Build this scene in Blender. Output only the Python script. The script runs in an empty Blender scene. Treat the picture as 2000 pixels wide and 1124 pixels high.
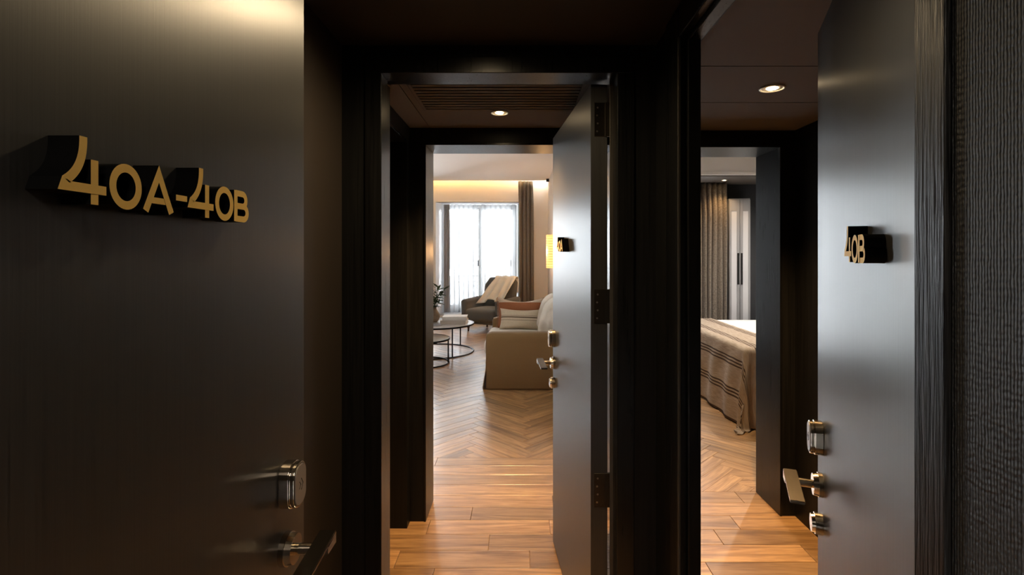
import bpy, bmesh, math, random
from mathutils import Vector, Matrix, noise
random.seed(7)
SC = bpy.context.scene
COL = SC.collection

# ------------------------------------------------------------------ camera, sky, exposure
CAM_H = 1.494
cd = bpy.data.cameras.new('camera'); cam = bpy.data.objects.new('camera', cd); COL.objects.link(cam)
cam.location = (0, 0, CAM_H); cam.rotation_euler = (math.radians(90), 0, 0)
cd.sensor_width = 36.0; cd.lens = 18.0              # 1000 px focal length on a 2000 px frame
cd.shift_x = -15/2000; cd.shift_y = -65/2000        # principal point at (1015, 497)
cd.clip_start = 0.01; cd.clip_end = 200
SC.camera = cam
w = bpy.data.worlds.new('overcast_sky'); SC.world = w; w.use_nodes = True
w.node_tree.nodes['Background'].inputs[0].default_value = (0.94, 0.97, 1.0, 1)
w.node_tree.nodes['Background'].inputs[1].default_value = 11.0
SC.view_settings.view_transform = 'Standard'; SC.view_settings.look = 'None'
SC.view_settings.gamma = 1.0; SC.view_settings.use_curve_mapping = False
SC.view_settings.exposure = 1.22
SC.cycles.max_bounces = 10; SC.cycles.diffuse_bounces = 5; SC.cycles.glossy_bounces = 5
SC.cycles.transparent_max_bounces = 24; SC.cycles.transmission_bounces = 8
SC.cycles.sample_clamp_indirect = 6.0; SC.cycles.use_denoising = True
SC.cycles.caustics_reflective = False; SC.cycles.caustics_refractive = False

def portal(loc, rot, sx, sy):
    l = bpy.data.lights.new('sky_portal', 'AREA'); l.shape = 'RECTANGLE'; l.size = sx; l.size_y = sy
    l.cycles.is_portal = True
    o = bpy.data.objects.new('sky_portal', l); COL.objects.link(o); o.location = loc; o.rotation_euler = rot
    o['kind'] = 'helper'
R90 = math.radians(90)
portal((-.88, 11.74, 1.4), (-R90, 0, 0), 1.7, 2.5)
portal((-2.87, 11.74, 1.4), (-R90, 0, 0), 1.7, 2.5)
portal((1.6, 7.36, 1.45), (-R90, 0, 0), 1.5, 2.3)
WARM = (1.0, 0.60, 0.26)

# ------------------------------------------------------------------ materials
def newmat(name):
    m = bpy.data.materials.new(name); m.use_nodes = True
    nt = m.node_tree; b = nt.nodes['Principled BSDF']
    return m, nt, b
def N(nt, t, **kw):
    n = nt.nodes.new(t)
    for k, v in kw.items(): setattr(n, k, v)
    return n
def ramp(nt, stops):
    r = N(nt, 'ShaderNodeValToRGB'); e = r.color_ramp.elements
    e[0].position, e[0].color = stops[0][0], (*stops[0][1], 1)
    e[1].position, e[1].color = stops[1][0], (*stops[1][1], 1)
    for p, c in stops[2:]:
        x = e.new(p); x.color = (*c, 1)
    return r
def coords(nt, scale, out='Object'):
    tc = N(nt, 'ShaderNodeTexCoord'); mp = N(nt, 'ShaderNodeMapping'); mp.inputs['Scale'].default_value = scale
    nt.links.new(tc.outputs[out], mp.inputs[0]); return mp
def bump(nt, b, src, strength, dist=.002):
    bp = N(nt, 'ShaderNodeBump'); bp.inputs['Strength'].default_value = strength; bp.inputs['Distance'].default_value = dist
    nt.links.new(src, bp.inputs['Height']); nt.links.new(bp.outputs[0], b.inputs['Normal'])

def mat_plain(name, col, rough=.6, metal=0., nscale=0, nstr=0., spec=.5, var=0.):
    m, nt, b = newmat(name)
    b.inputs['Base Color'].default_value = (*col, 1); b.inputs['Roughness'].default_value = rough
    b.inputs['Metallic'].default_value = metal; b.inputs['Specular IOR Level'].default_value = spec
    if nscale:
        mp = coords(nt, (1, 1, 1)); n = N(nt, 'ShaderNodeTexNoise'); n.inputs['Scale'].default_value = nscale; n.inputs['Detail'].default_value = 4
        nt.links.new(mp.outputs[0], n.inputs['Vector'])
        if nstr: bump(nt, b, n.outputs['Fac'], nstr)
        if var:
            lo = [c*(1-var) for c in col]; hi = [min(1, c*(1+var)) for c in col]
            r = ramp(nt, [(.3, lo), (.7, hi)]); nt.links.new(n.outputs['Fac'], r.inputs[0]); nt.links.new(r.outputs[0], b.inputs['Base Color'])
    return m
def mat_stained(name, lo, hi, rough=.34, gscale=(70, 70, 1.3), bstr=.12, spec=.5, aniso=0.):
    """dark stained veneer, grain running along local Z"""
    m, nt, b = newmat(name)
    mp = coords(nt, gscale); n = N(nt, 'ShaderNodeTexNoise'); n.inputs['Scale'].default_value = 2.2; n.inputs['Detail'].default_value = 6
    n.inputs['Distortion'].default_value = .4
    nt.links.new(mp.outputs[0], n.inputs['Vector'])
    r = ramp(nt, [(.35, lo), (.7, hi)]); nt.links.new(n.outputs['Fac'], r.inputs[0]); nt.links.new(r.outputs[0], b.inputs['Base Color'])
    rr = N(nt, 'ShaderNodeMapRange'); rr.inputs[3].default_value = rough-.05; rr.inputs[4].default_value = rough+.08
    nt.links.new(n.outputs['Fac'], rr.inputs[0]); nt.links.new(rr.outputs[0], b.inputs['Roughness'])
    b.inputs['Specular IOR Level'].default_value = spec
    if aniso:
        tg = N(nt, 'ShaderNodeTangent', direction_type='RADIAL', axis='Z'); nt.links.new(tg.outputs[0], b.inputs['Tangent']); b.inputs['Anisotropic'].default_value = aniso
    bump(nt, b, n.outputs['Fac'], bstr, .0015)
    return m
def mat_oak_floor(name):
    m, nt, b = newmat(name)
    oi = N(nt, 'ShaderNodeObjectInfo'); ge = N(nt, 'ShaderNodeNewGeometry')
    add = N(nt, 'ShaderNodeMath', operation='ADD'); nt.links.new(oi.outputs['Random'], add.inputs[0]); nt.links.new(ge.outputs['Random Per Island'], add.inputs[1])
    fr = N(nt, 'ShaderNodeMath', operation='FRACT'); nt.links.new(add.outputs[0], fr.inputs[0])
    tc = N(nt, 'ShaderNodeTexCoord'); mp = N(nt, 'ShaderNodeMapping'); mp.inputs['Scale'].default_value = (1.4, 11, 11)
    cx = N(nt, 'ShaderNodeCombineXYZ'); ml = N(nt, 'ShaderNodeMath', operation='MULTIPLY'); ml.inputs[1].default_value = 41.7
    nt.links.new(fr.outputs[0], ml.inputs[0]); nt.links.new(ml.outputs[0], cx.inputs[0]); nt.links.new(ml.outputs[0], cx.inputs[1])
    nt.links.new(tc.outputs['Object'], mp.inputs[0]); nt.links.new(cx.outputs[0], mp.inputs['Location'])
    n = N(nt, 'ShaderNodeTexNoise'); n.inputs['Scale'].default_value = 1.5; n.inputs['Detail'].default_value = 7; n.inputs['Distortion'].default_value = 1.3
    nt.links.new(mp.outputs[0], n.inputs['Vector'])
    wv = N(nt, 'ShaderNodeTexWave'); wv.bands_direction = 'Y'; wv.inputs['Scale'].default_value = .30; wv.inputs['Distortion'].default_value = 9; wv.inputs['Detail'].default_value = 3
    nt.links.new(mp.outputs[0], wv.inputs['Vector'])
    r1 = ramp(nt, [(.28, (.31, .165, .064)), (.68, (.56, .335, .148))]); nt.links.new(n.outputs['Fac'], r1.inputs[0])
    r2 = ramp(nt, [(.0, (.42, .36, .30)), (.20, (1, 1, 1))]); nt.links.new(wv.outputs['Fac'], r2.inputs[0])
    mx = N(nt, 'ShaderNodeMix', data_type='RGBA', blend_type='MULTIPLY'); mx.inputs[0].default_value = .5
    mf = N(nt, 'ShaderNodeMapping'); mf.inputs['Scale'].default_value = (5, 120, 120); nt.links.new(tc.outputs['Object'], mf.inputs[0]); nt.links.new(cx.outputs[0], mf.inputs['Location'])
    nf = N(nt, 'ShaderNodeTexNoise'); nf.inputs['Scale'].default_value = 1.6; nf.inputs['Detail'].default_value = 4; nt.links.new(mf.outputs[0], nf.inputs['Vector'])
    r3 = ramp(nt, [(.36, (.62, .56, .50)), (.50, (1, 1, 1))]); nt.links.new(nf.outputs['Fac'], r3.inputs[0])
    m0 = N(nt, 'ShaderNodeMix', data_type='RGBA', blend_type='MULTIPLY'); m0.inputs[0].default_value = .7
    nt.links.new(r1.outputs[0], m0.inputs[6]); nt.links.new(r3.outputs[0], m0.inputs[7])
    nt.links.new(m0.outputs[2], mx.inputs[6]); nt.links.new(r2.outputs[0], mx.inputs[7])
    hs = N(nt, 'ShaderNodeHueSaturation'); mr = N(nt, 'ShaderNodeMapRange'); mr.inputs[3].default_value = .72; mr.inputs[4].default_value = 1.32
    nt.links.new(fr.outputs[0], mr.inputs[0]); nt.links.new(mr.outputs[0], hs.inputs['Value']); nt.links.new(mx.outputs[2], hs.inputs['Color'])
    nt.links.new(hs.outputs[0], b.inputs['Base Color'])
    b.inputs['Roughness'].default_value = .36; b.inputs['Coat Weight'].default_value = .9; b.inputs['Coat Roughness'].default_value = .26; b.inputs['Coat IOR'].default_value = 1.75
    bump(nt, b, n.outputs['Fac'], .10, .002)
    return m
def mat_cloth(name, col, var=.12, weave=260, rough=.95, sheen=.2, bstr=.25):
    m, nt, b = newmat(name)
    mp = coords(nt, (1, 1, 1)); n = N(nt, 'ShaderNodeTexNoise'); n.inputs['Scale'].default_value = weave; n.inputs['Detail'].default_value = 3
    nt.links.new(mp.outputs[0], n.inputs['Vector'])
    r = ramp(nt, [(.3, [c*(1-var) for c in col]), (.7, [min(1, c*(1+var)) for c in col])])
    nt.links.new(n.outputs['Fac'], r.inputs[0]); nt.links.new(r.outputs[0], b.inputs['Base Color'])
    b.inputs['Roughness'].default_value = rough; b.inputs['Sheen Weight'].default_value = sheen; b.inputs['Specular IOR Level'].default_value = .15
    bump(nt, b, n.outputs['Fac'], bstr, .002)
    return m
def mat_emit(name, col, strength):
    m, nt, b = newmat(name)
    b.inputs['Base Color'].default_value = (*col, 1); b.inputs['Emission Color'].default_value = (*col, 1); b.inputs['Emission Strength'].default_value = strength
    return m
def mat_sheer(name, tint, opacity):
    m, nt, b = newmat(name); nt.nodes.remove(b)
    out = nt.nodes['Material Output']
    tr = N(nt, 'ShaderNodeBsdfTransparent'); tr.inputs[0].default_value = (.62, .62, .62, 1); tl = N(nt, 'ShaderNodeBsdfTranslucent'); df = N(nt, 'ShaderNodeBsdfDiffuse')
    tl.inputs[0].default_value = (*tint, 1); df.inputs[0].default_value = (*tint, 1)
    a = N(nt, 'ShaderNodeMixShader'); a.inputs[0].default_value = .45; nt.links.new(tl.outputs[0], a.inputs[1]); nt.links.new(df.outputs[0], a.inputs[2])
    mp = coords(nt, (1, 1, 1)); n = N(nt, 'ShaderNodeTexNoise'); n.inputs['Scale'].default_value = 160; nt.links.new(mp.outputs[0], n.inputs['Vector'])
    mr = N(nt, 'ShaderNodeMapRange'); mr.inputs[3].default_value = opacity-.035; mr.inputs[4].default_value = opacity+.035; nt.links.new(n.outputs['Fac'], mr.inputs[0])
    c = N(nt, 'ShaderNodeMixShader'); nt.links.new(mr.outputs[0], c.inputs[0]); nt.links.new(tr.outputs[0], c.inputs[1]); nt.links.new(a.outputs[0], c.inputs[2])
    nt.links.new(c.outputs[0], out.inputs[0]); return m
def mat_pane(name):
    m, nt, b = newmat(name); nt.nodes.remove(b); out = nt.nodes['Material Output']
    tr = N(nt, 'ShaderNodeBsdfTransparent'); tr.inputs[0].default_value = (.95, .97, .98, 1); gl = N(nt, 'ShaderNodeBsdfGlossy'); gl.inputs['Roughness'].default_value = .02
    fr = N(nt, 'ShaderNodeFresnel'); mx = N(nt, 'ShaderNodeMixShader')
    nt.links.new(fr.outputs[0], mx.inputs[0]); nt.links.new(tr.outputs[0], mx.inputs[1]); nt.links.new(gl.outputs[0], mx.inputs[2]); nt.links.new(mx.outputs[0], out.inputs[0])
    return m
def mat_wallpaper(name):
    """dark vinyl with vertical cords crossed by uneven knots"""
    m, nt, b = newmat(name)
    tc = N(nt, 'ShaderNodeTexCoord')
    mp = N(nt, 'ShaderNodeMapping'); mp.inputs['Scale'].default_value = (1, 290, 150); nt.links.new(tc.outputs['Object'], mp.inputs[0])
    n0 = N(nt, 'ShaderNodeTexNoise'); n0.inputs['Scale'].default_value = 60; nt.links.new(tc.outputs['Object'], n0.inputs['Vector'])
    wv = N(nt, 'ShaderNodeTexWave'); wv.bands_direction = 'Y'; wv.inputs['Scale'].default_value = .32; wv.inputs['Distortion'].default_value = 1.9; wv.inputs['Detail'].default_value = 2; wv.inputs['Detail Scale'].default_value = 1.2
    vo = N(nt, 'ShaderNodeTexVoronoi'); vo.inputs['Scale'].default_value = .75
    nt.links.new(mp.outputs[0], wv.inputs['Vector']); nt.links.new(mp.outputs[0], vo.inputs['Vector'])
    mu = N(nt, 'ShaderNodeMath', operation='MULTIPLY_ADD'); mu.inputs[1].default_value = -1.15; nt.links.new(vo.outputs['Distance'], mu.inputs[0]); nt.links.new(wv.outputs['Fac'], mu.inputs[2])
    wz = N(nt, 'ShaderNodeTexWave'); wz.bands_direction = 'Z'; wz.inputs['Scale'].default_value = .30; wz.inputs['Distortion'].default_value = 5; wz.inputs['Detail'].default_value = 2
    nt.links.new(mp.outputs[0], wz.inputs['Vector'])
    m2 = N(nt, 'ShaderNodeMath', operation='MULTIPLY_ADD'); m2.inputs[1].default_value = .55; nt.links.new(wz.outputs['Fac'], m2.inputs[0]); nt.links.new(mu.outputs[0], m2.inputs[2]); mu = m2
    r = ramp(nt, [(.1, (.010, .0095, .008)), (.9, (.034, .032, .028))]); nt.links.new(mu.outputs[0], r.inputs[0]); nt.links.new(r.outputs[0], b.inputs['Base Color'])
    b.inputs['Roughness'].default_value = .5
    bump(nt, b, mu.outputs[0], .9, .0012)
    return m
def mat_stripes(name):
    """woven throw: UV.x runs across the cloth in metres, UV.y along it"""
    m, nt, b = newmat(name)
    uv = N(nt, 'ShaderNodeUVMap'); sp = N(nt, 'ShaderNodeSeparateXYZ'); nt.links.new(uv.outputs[0], sp.inputs[0])
    n = N(nt, 'ShaderNodeTexNoise'); n.inputs['Scale'].default_value = 90; mp = N(nt, 'ShaderNodeMapping'); mp.inputs['Scale'].default_value = (1, .12, 1)
    nt.links.new(uv.outputs[0], mp.inputs[0]); nt.links.new(mp.outputs[0], n.inputs['Vector'])
    base = ramp(nt, [(.25, (.30, .235, .18)), (.75, (.46, .375, .295))]); nt.links.new(n.outputs['Fac'], base.inputs[0])
    md = N(nt, 'ShaderNodeMath', operation='MODULO'); md.inputs[1].default_value = .27
    nt.links.new(sp.outputs[0], md.inputs[0])
    dv = N(nt, 'ShaderNodeMath', operation='DIVIDE'); dv.inputs[1].default_value = .27; nt.links.new(md.outputs[0], dv.inputs[0])
    st = N(nt, 'ShaderNodeValToRGB'); st.color_ramp.interpolation = 'CONSTANT'; e = st.color_ramp.elements
    e[0].position = 0; e[0].color = (0, 0, 0, 1); e[1].position = .06; e[1].color = (1, 1, 1, 1)
    for p, v in ((.115, 0), (.17, 1), (.225, 0), (.28, 1), (.335, 0)):
        x = e.new(p); x.color = (v, v, v, 1)
    nt.links.new(dv.outputs[0], st.inputs[0])
    mx = N(nt, 'ShaderNodeMix', data_type='RGBA'); nt.links.new(st.outputs[0], mx.inputs[0]); nt.links.new(base.outputs[0], mx.inputs[6]); mx.inputs[7].default_value = (.075, .05, .036, 1)
    nt.links.new(mx.outputs[2], b.inputs['Base Color']); b.inputs['Roughness'].default_value = .95; b.inputs['Specular IOR Level'].default_value = .1
    bump(nt, b, n.outputs['Fac'], .5, .004)
    return m
def mat_band_pillow(name, base, band, z0s, axis=2, rough=.95):
    """fabric with bands across the local axis, z0s = [(from, to)]"""
    m, nt, b = newmat(name)
    tc = N(nt, 'ShaderNodeTexCoord'); sp = N(nt, 'ShaderNodeSeparateXYZ'); nt.links.new(tc.outputs['Object'], sp.inputs[0])
    mr = N(nt, 'ShaderNodeMapRange'); mr.inputs[1].default_value = -.3; mr.inputs[2].default_value = .3; nt.links.new(sp.outputs[axis], mr.inputs[0])
    st = N(nt, 'ShaderNodeValToRGB'); st.color_ramp.interpolation = 'CONSTANT'; e = st.color_ramp.elements
    e[0].color = (*base, 1); e[0].position = 0
    first = True
    for a, c in z0s:
        if first: e[1].position = (a+.3)/.6; e[1].color = (*band, 1); first = False
        else: x = e.new((a+.3)/.6); x.color = (*band, 1)
        x = e.new((c+.3)/.6); x.color = (*base, 1)
    nt.links.new(mr.outputs[0], st.inputs[0])
    n = N(nt, 'ShaderNodeTexNoise'); n.inputs['Scale'].default_value = 120; nt.links.new(tc.outputs['Object'], n.inputs['Vector'])
    mx = N(nt, 'ShaderNodeMix', data_type='RGBA', blend_type='MULTIPLY'); mx.inputs[0].default_value = .35
    nt.links.new(st.outputs[0], mx.inputs[6]); nt.links.new(n.outputs['Fac'], mx.inputs[7]); nt.links.new(mx.outputs[2], b.inputs['Base Color'])
    b.inputs['Roughness'].default_value = rough; b.inputs['Specular IOR Level'].default_value = .1
    bump(nt, b, n.outputs['Fac'], .3, .003)
    return m

M = {}
M['door'] = mat_stained('door_veneer', (.019, .0182, .0172), (.034, .0322, .030), .38, (160, 160, 1.6), .10, .75, .72)
M['door'].node_tree.nodes['Principled BSDF'].inputs['Coat Weight'].default_value = .45
M['door'].node_tree.nodes['Principled BSDF'].inputs['Coat Roughness'].default_value = .42
M['frame'] = mat_stained('frame_veneer', (.003, .003, .003), (.008, .0078, .0074), .28, (80, 80, 1.5), .06, .36)
M['strip'] = mat_stained('open_grain_oak', (.004, .004, .004), (.022, .0215, .020), .34, (150, 150, 4.5), 1.0)
M['panel'] = mat_stained('wall_panel_veneer', (.004, .004, .004), (.009, .0088, .0082), .45, (60, 60, 1.2), .08, .22)
M['brownwall'] = mat_plain('dark_brown_paint', (.030, .021, .014), .6, 0, 60, .05)
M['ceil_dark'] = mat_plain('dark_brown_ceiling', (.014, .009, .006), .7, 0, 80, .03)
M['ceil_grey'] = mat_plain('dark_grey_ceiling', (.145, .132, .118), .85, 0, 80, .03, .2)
M['black'] = mat_plain('black_groove', (.004, .004, .004), .7, 0, 50, .02)
M['steel'] = mat_plain('dark_hinge_steel', (.10, .085, .065), .35, 1, 90, .03)
M['screw'] = mat_plain('bright_screw_steel', (.6, .55, .45), .3, 1, 90, .02)
M['nickel'] = mat_plain('polished_bronze_nickel', (.46, .40, .32), .16, 1, 140, .015)
M['nickel_satin'] = mat_plain('satin_bronze_nickel', (.13, .115, .095), .22, 1, 200, .03)
M['gold'] = mat_plain('satin_gold_face', (.80, .55, .16), .6, .1, 300, .05, .12)
M['letter_side'] = mat_plain('black_letter_side', (.003, .003, .003), .7, 0, 100, .02, .08)
M['reader_face'] = mat_plain('grey_reader_face', (.30, .27, .25), .35, .2, 200, .02)
M['edge'] = mat_plain('dull_metal_edge', (.11, .10, .085), .45, .8, 120, .02)
M['oak'] = mat_oak_floor('oak_floor')
M['wallpaper'] = mat_wallpaper('corded_wallpaper')
M['white'] = mat_plain('white_paint', (.80, .775, .735), .7, 0, 40, .02)
M['ceil_white'] = mat_plain('white_ceiling_paint', (.80, .775, .74), .8, 0, 40, .02)
M['taupe'] = mat_plain('taupe_wall_paint', (.24, .20, .16), .7, 0, 40, .03)
M['greywall'] = mat_plain('charcoal_wall_paint', (.045, .047, .052), .65, 0, 40, .03)
M['winframe'] = mat_plain('white_lacquer', (.82, .83, .84), .35, 0, 60, .01)
M['sheer'] = mat_sheer('white_sheer', (.42, .424, .43), .94)
M['sheer_bed'] = mat_sheer('bedroom_sheer', (.85, .855, .86), .62)
M['sheer_grey'] = mat_cloth('grey_voile', (.34, .345, .36), .08, 200)
M['curtain'] = mat_cloth('taupe_curtain', (.17, .15, .125), .25, 90)
M['curtain_bed'] = mat_cloth('brown_grey_curtain', (.185, .155, .125), .35, 70)
M['pane'] = mat_pane('window_glass')
M['linen'] = mat_cloth('shaded_linen', (.25, .15, .064), .06, 300)  # arms and body: shade away from the window darkened into the cover colour
M['linen_lit'] = mat_cloth('lit_linen', (.72, .66, .56), .08, 200)  # cushions of the same sofa, window light put into the paler colour
M['armchair'] = mat_cloth('grey_wool', (.12, .125, .12), .15, 240)
M['throw'] = mat_cloth('cream_throw', (.80, .80, .74), .10, 130)
M['sheet'] = mat_cloth('white_bed_linen', (.85, .85, .86), .03, 200)
M['bedbase'] = mat_cloth('taupe_bed_base', (.26, .21, .16), .1, 200)
M['stripes'] = mat_stripes('striped_throw')
M['rust'] = mat_band_pillow('rust_pillow', (.42, .16, .075), (.70, .56, .43), [(.135, .25)])
M['cream_pillow'] = mat_band_pillow('striped_lumbar', (.78, .65, .48), (.13, .085, .05), [(.036, .042), (.010, .024), (-.022, -.017)])
M['fringe'] = mat_cloth('rust_fringe', (.34, .15, .085), .2, 200)
M['iron'] = mat_plain('black_iron', (.012, .012, .013), .45, .6, 90, .03)
M['stone'] = mat_plain('grey_stone_top', (.56, .545, .52), .22, 0, 6, .02, .5, .10)
M['tanwood'] = mat_plain('tan_top', (.42, .37, .29), .25, 0, 8, .02, .5, .12)
M['book'] = mat_plain('pale_book_cover', (.68, .64, .58), .6, 0, 200, .03)
M['book2'] = mat_plain('oatmeal_book_cover', (.60, .53, .45), .6, 0, 200, .03)
M['page'] = mat_plain('book_pages', (.80, .76, .68), .8, 0, 300, .1)
M['vase'] = mat_plain('brown_clay', (.21, .145, .09), .55, 0, 14, .15, .5, .25)
M['leaf'] = mat_plain('dark_green_leaf', (.030, .062, .016), .38, 0, 12, .1, .5, .3)
M['stem'] = mat_plain('green_brown_stem', (.06, .06, .02), .6, 0, 30, .1)
M['legwood'] = mat_stained('turned_leg_wood', (.10, .05, .025), (.20, .11, .06), .4, (40, 40, 4), .1)
M['magazine'] = mat_plain('grey_magazine', (.20, .21, .23), .4, 0, 30, .02, .5, .3)
M['lens'] = mat_emit('downlight_lens', (1.0, .74, .42), 30)
M['ring'] = mat_plain('downlight_ring', (.75, .72, .66), .35, .4, 100, .02)
M['shade'] = mat_emit('lit_shade', (1.0, .46, .13), .95)
M['cove'] = mat_emit('cove_led', (1.0, .60, .22), 48)
M['wardrobe'] = mat_plain('reflected_window_lacquer', (.62, .63, .66), .28, 0, 60, .02)  # window mirrored in dark doors, painted as a pale panel colour
M['wardrobe_frame'] = mat_plain('mid_grey_lacquer', (.30, .305, .32), .35, 0, 60, .02)
M['balcony'] = mat_plain('balcony_stone', (.5, .49, .47), .8, 0, 20, .1)

# ------------------------------------------------------------------ geometry helpers
def link(name, me, mat=None, parent=None):
    o = bpy.data.objects.new(name, me); COL.objects.link(o)
    if mat is not None and len(me.materials) == 0: me.materials.append(mat)
    if parent is not None: o.parent = parent
    return o
def from_bm(name, bm, mat=None, parent=None, smooth=False):
    me = bpy.data.meshes.new(name); bm.normal_update(); bm.to_mesh(me); bm.free()
    if smooth:
        for p in me.polygons: p.use_smooth = True
    return link(name, me, mat, parent)
def add_box(bm, x0, x1, y0, y1, z0, z1):
    x0, x1 = min(x0, x1), max(x0, x1); y0, y1 = min(y0, y1), max(y0, y1); z0, z1 = min(z0, z1), max(z0, z1)
    v = [bm.verts.new(p) for p in ((x0,y0,z0),(x1,y0,z0),(x1,y1,z0),(x0,y1,z0),(x0,y0,z1),(x1,y0,z1),(x1,y1,z1),(x0,y1,z1))]
    for f in ((0,3,2,1),(4,5,6,7),(0,1,5,4),(1,2,6,5),(2,3,7,6),(3,0,4,7)): bm.faces.new([v[i] for i in f])
    return v
def box(name, b, mat, parent=None, bev=0., seg=2, smooth=False):
    bm = bmesh.new(); add_box(bm, *b)
    if bev: bmesh.ops.bevel(bm, geom=bm.edges[:], offset=bev, segments=seg, affect='EDGES', profile=.5)
    return from_bm(name, bm, mat, parent, smooth)
def boxes(name, bl, mat, parent=None, bev=0.):
    bm = bmesh.new()
    for b in bl: add_box(bm, *b)
    if bev: bmesh.ops.bevel(bm, geom=bm.edges[:], offset=bev, segments=1, affect='EDGES')
    return from_bm(name, bm, mat, parent)
def tag(o, label, cat=None, kind=None, group=None):
    o['label'] = label
    if cat: o['category'] = cat
    if kind: o['kind'] = kind
    if group: o['group'] = group
    return o
def struct(o, label, cat='wall'): return tag(o, label, cat, 'structure')
def empty(name, loc=(0, 0, 0), rz=0):
    o = bpy.data.objects.new(name, None); COL.objects.link(o); o.location = loc; o.rotation_euler = (0, 0, rz); o.empty_display_size = .05
    return o
def cyl(bm, c, axis, r0, r1, h, seg=24):
    """frustum from c along axis ('X','Y','Z' or Vector)"""
    a = {'X': Vector((1,0,0)), 'Y': Vector((0,1,0)), 'Z': Vector((0,0,1))}.get(axis, axis) if isinstance(axis, str) else axis
    a = a.normalized(); c = Vector(c); t = a.orthogonal().normalized(); s = a.cross(t)
    A = [bm.verts.new(c + (t*math.cos(2*math.pi*i/seg)+s*math.sin(2*math.pi*i/seg))*r0) for i in range(seg)]
    B = [bm.verts.new(c + a*h + (t*math.cos(2*math.pi*i/seg)+s*math.sin(2*math.pi*i/seg))*r1) for i in range(seg)]
    for i in range(seg): bm.faces.new((A[i], A[(i+1) % seg], B[(i+1) % seg], B[i]))
    bm.faces.new(A[::-1]); bm.faces.new(B)
def lathe(name, prof, mat, parent=None, seg=32, loc=(0, 0, 0)):
    bm = bmesh.new(); rings = []
    for r, z in prof:
        rings.append([bm.verts.new((loc[0]+r*math.cos(2*math.pi*i/seg), loc[1]+r*math.sin(2*math.pi*i/seg), loc[2]+z)) for i in range(seg)])
    for a, b in zip(rings, rings[1:]):
        for i in range(seg): bm.faces.new((a[i], a[(i+1) % seg], b[(i+1) % seg], b[i]))
    bm.faces.new(rings[0][::-1]); bm.faces.new(rings[-1])
    return from_bm(name, bm, mat, parent, True)
def tube(bm, pts, r, seg=8, closed=False):
    pts = [Vector(p) for p in pts]; n = len(pts); rings = []
    for i, p in enumerate(pts):
        if closed: d = (pts[(i+1) % n]-pts[i-1]).normalized()
        else: d = (pts[min(i+1, n-1)]-pts[max(i-1, 0)]).normalized()
        ref = Vector((0, 0, 1)) if abs(d.z) < .95 else Vector((1, 0, 0))
        t = d.cross(ref).normalized(); s = d.cross(t)
        rr = r[i] if isinstance(r, (list, tuple)) else r
        rings.append([bm.verts.new(p+(t*math.cos(2*math.pi*k/seg)+s*math.sin(2*math.pi*k/seg))*rr) for k in range(seg)])
    m = n if closed else n-1
    for i in range(m):
        a, b = rings[i], rings[(i+1) % n]
        for k in range(seg): bm.faces.new((a[k], b[k], b[(k+1) % seg], a[(k+1) % seg]))
    if not closed: bm.faces.new(rings[0]); bm.faces.new(rings[-1][::-1])
def circle(cx, cy, z, r, n=48, a0=0, a1=2*math.pi):
    return [(cx+r*math.cos(a0+(a1-a0)*i/n), cy+r*math.sin(a0+(a1-a0)*i/n), z) for i in range(n)]
def softbox(name, b, mat, parent=None, r=.05, puff=0., seg=4, wr=0., seed=0):
    """rounded upholstered box; puff bulges the faces, wr wrinkles them"""
    bm = bmesh.new(); add_box(bm, *b)
    bmesh.ops.subdivide_edges(bm, edges=bm.edges[:], cuts=7, use_grid_fill=True)
    c = Vector(((b[0]+b[1])/2, (b[2]+b[3])/2, (b[4]+b[5])/2)); h = Vector((abs(b[1]-b[0])/2, abs(b[3]-b[2])/2, abs(b[5]-b[4])/2))
    bmesh.ops.subdivide_edges(bm, edges=bm.edges[:], cuts=1, use_grid_fill=True)
    for v in bm.verts:
        d = v.co-c
        inner = Vector([max(-h[i]+r, min(h[i]-r, d[i])) for i in range(3)])
        e = d-inner
        if e.length > 1e-6: d = inner+e.normalized()*r
        if puff:
            q = [1-(d[i]/h[i])**2 if h[i] > 0 else 0 for i in range(3)]
            for i in range(3):
                j, k = (i+1) % 3, (i+2) % 3
                d[i] += math.copysign(puff, d[i])*max(0, q[j])*max(0, q[k])*abs(d[i]/h[i])
        if wr:
            d += Vector((1, 1, 1))*wr*noise.noise((c+d)*9+Vector((seed, 0, 0)))+Vector((.6, .6, .6))*wr*noise.noise((c+d)*23)
        v.co = c+d
    return from_bm(name, bm, mat, parent, True)
def grid_mesh(name, f, nu, nv, mat, parent=None, uvf=None, thick=0.):
    verts = []; uvs = []
    for j in range(nv+1):
        for i in range(nu+1):
            verts.append(f(i/nu, j/nv)); uvs.append(uvf(i/nu, j/nv) if uvf else (i/nu, j/nv))
    faces = [(j*(nu+1)+i, j*(nu+1)+i+1, (j+1)*(nu+1)+i+1, (j+1)*(nu+1)+i) for j in range(nv) for i in range(nu)]
    me = bpy.data.meshes.new(name); me.from_pydata(verts, [], faces)
    ul = me.uv_layers.new(name='UVMap')
    for p in me.polygons:
        p.use_smooth = True
        for li in p.loop_indices: ul.data[li].uv = uvs[me.loops[li].vertex_index]
    o = link(name, me, mat, parent)
    if thick:
        sm = o.modifiers.new('thick', 'SOLIDIFY'); sm.thickness = thick
    return o

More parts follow.
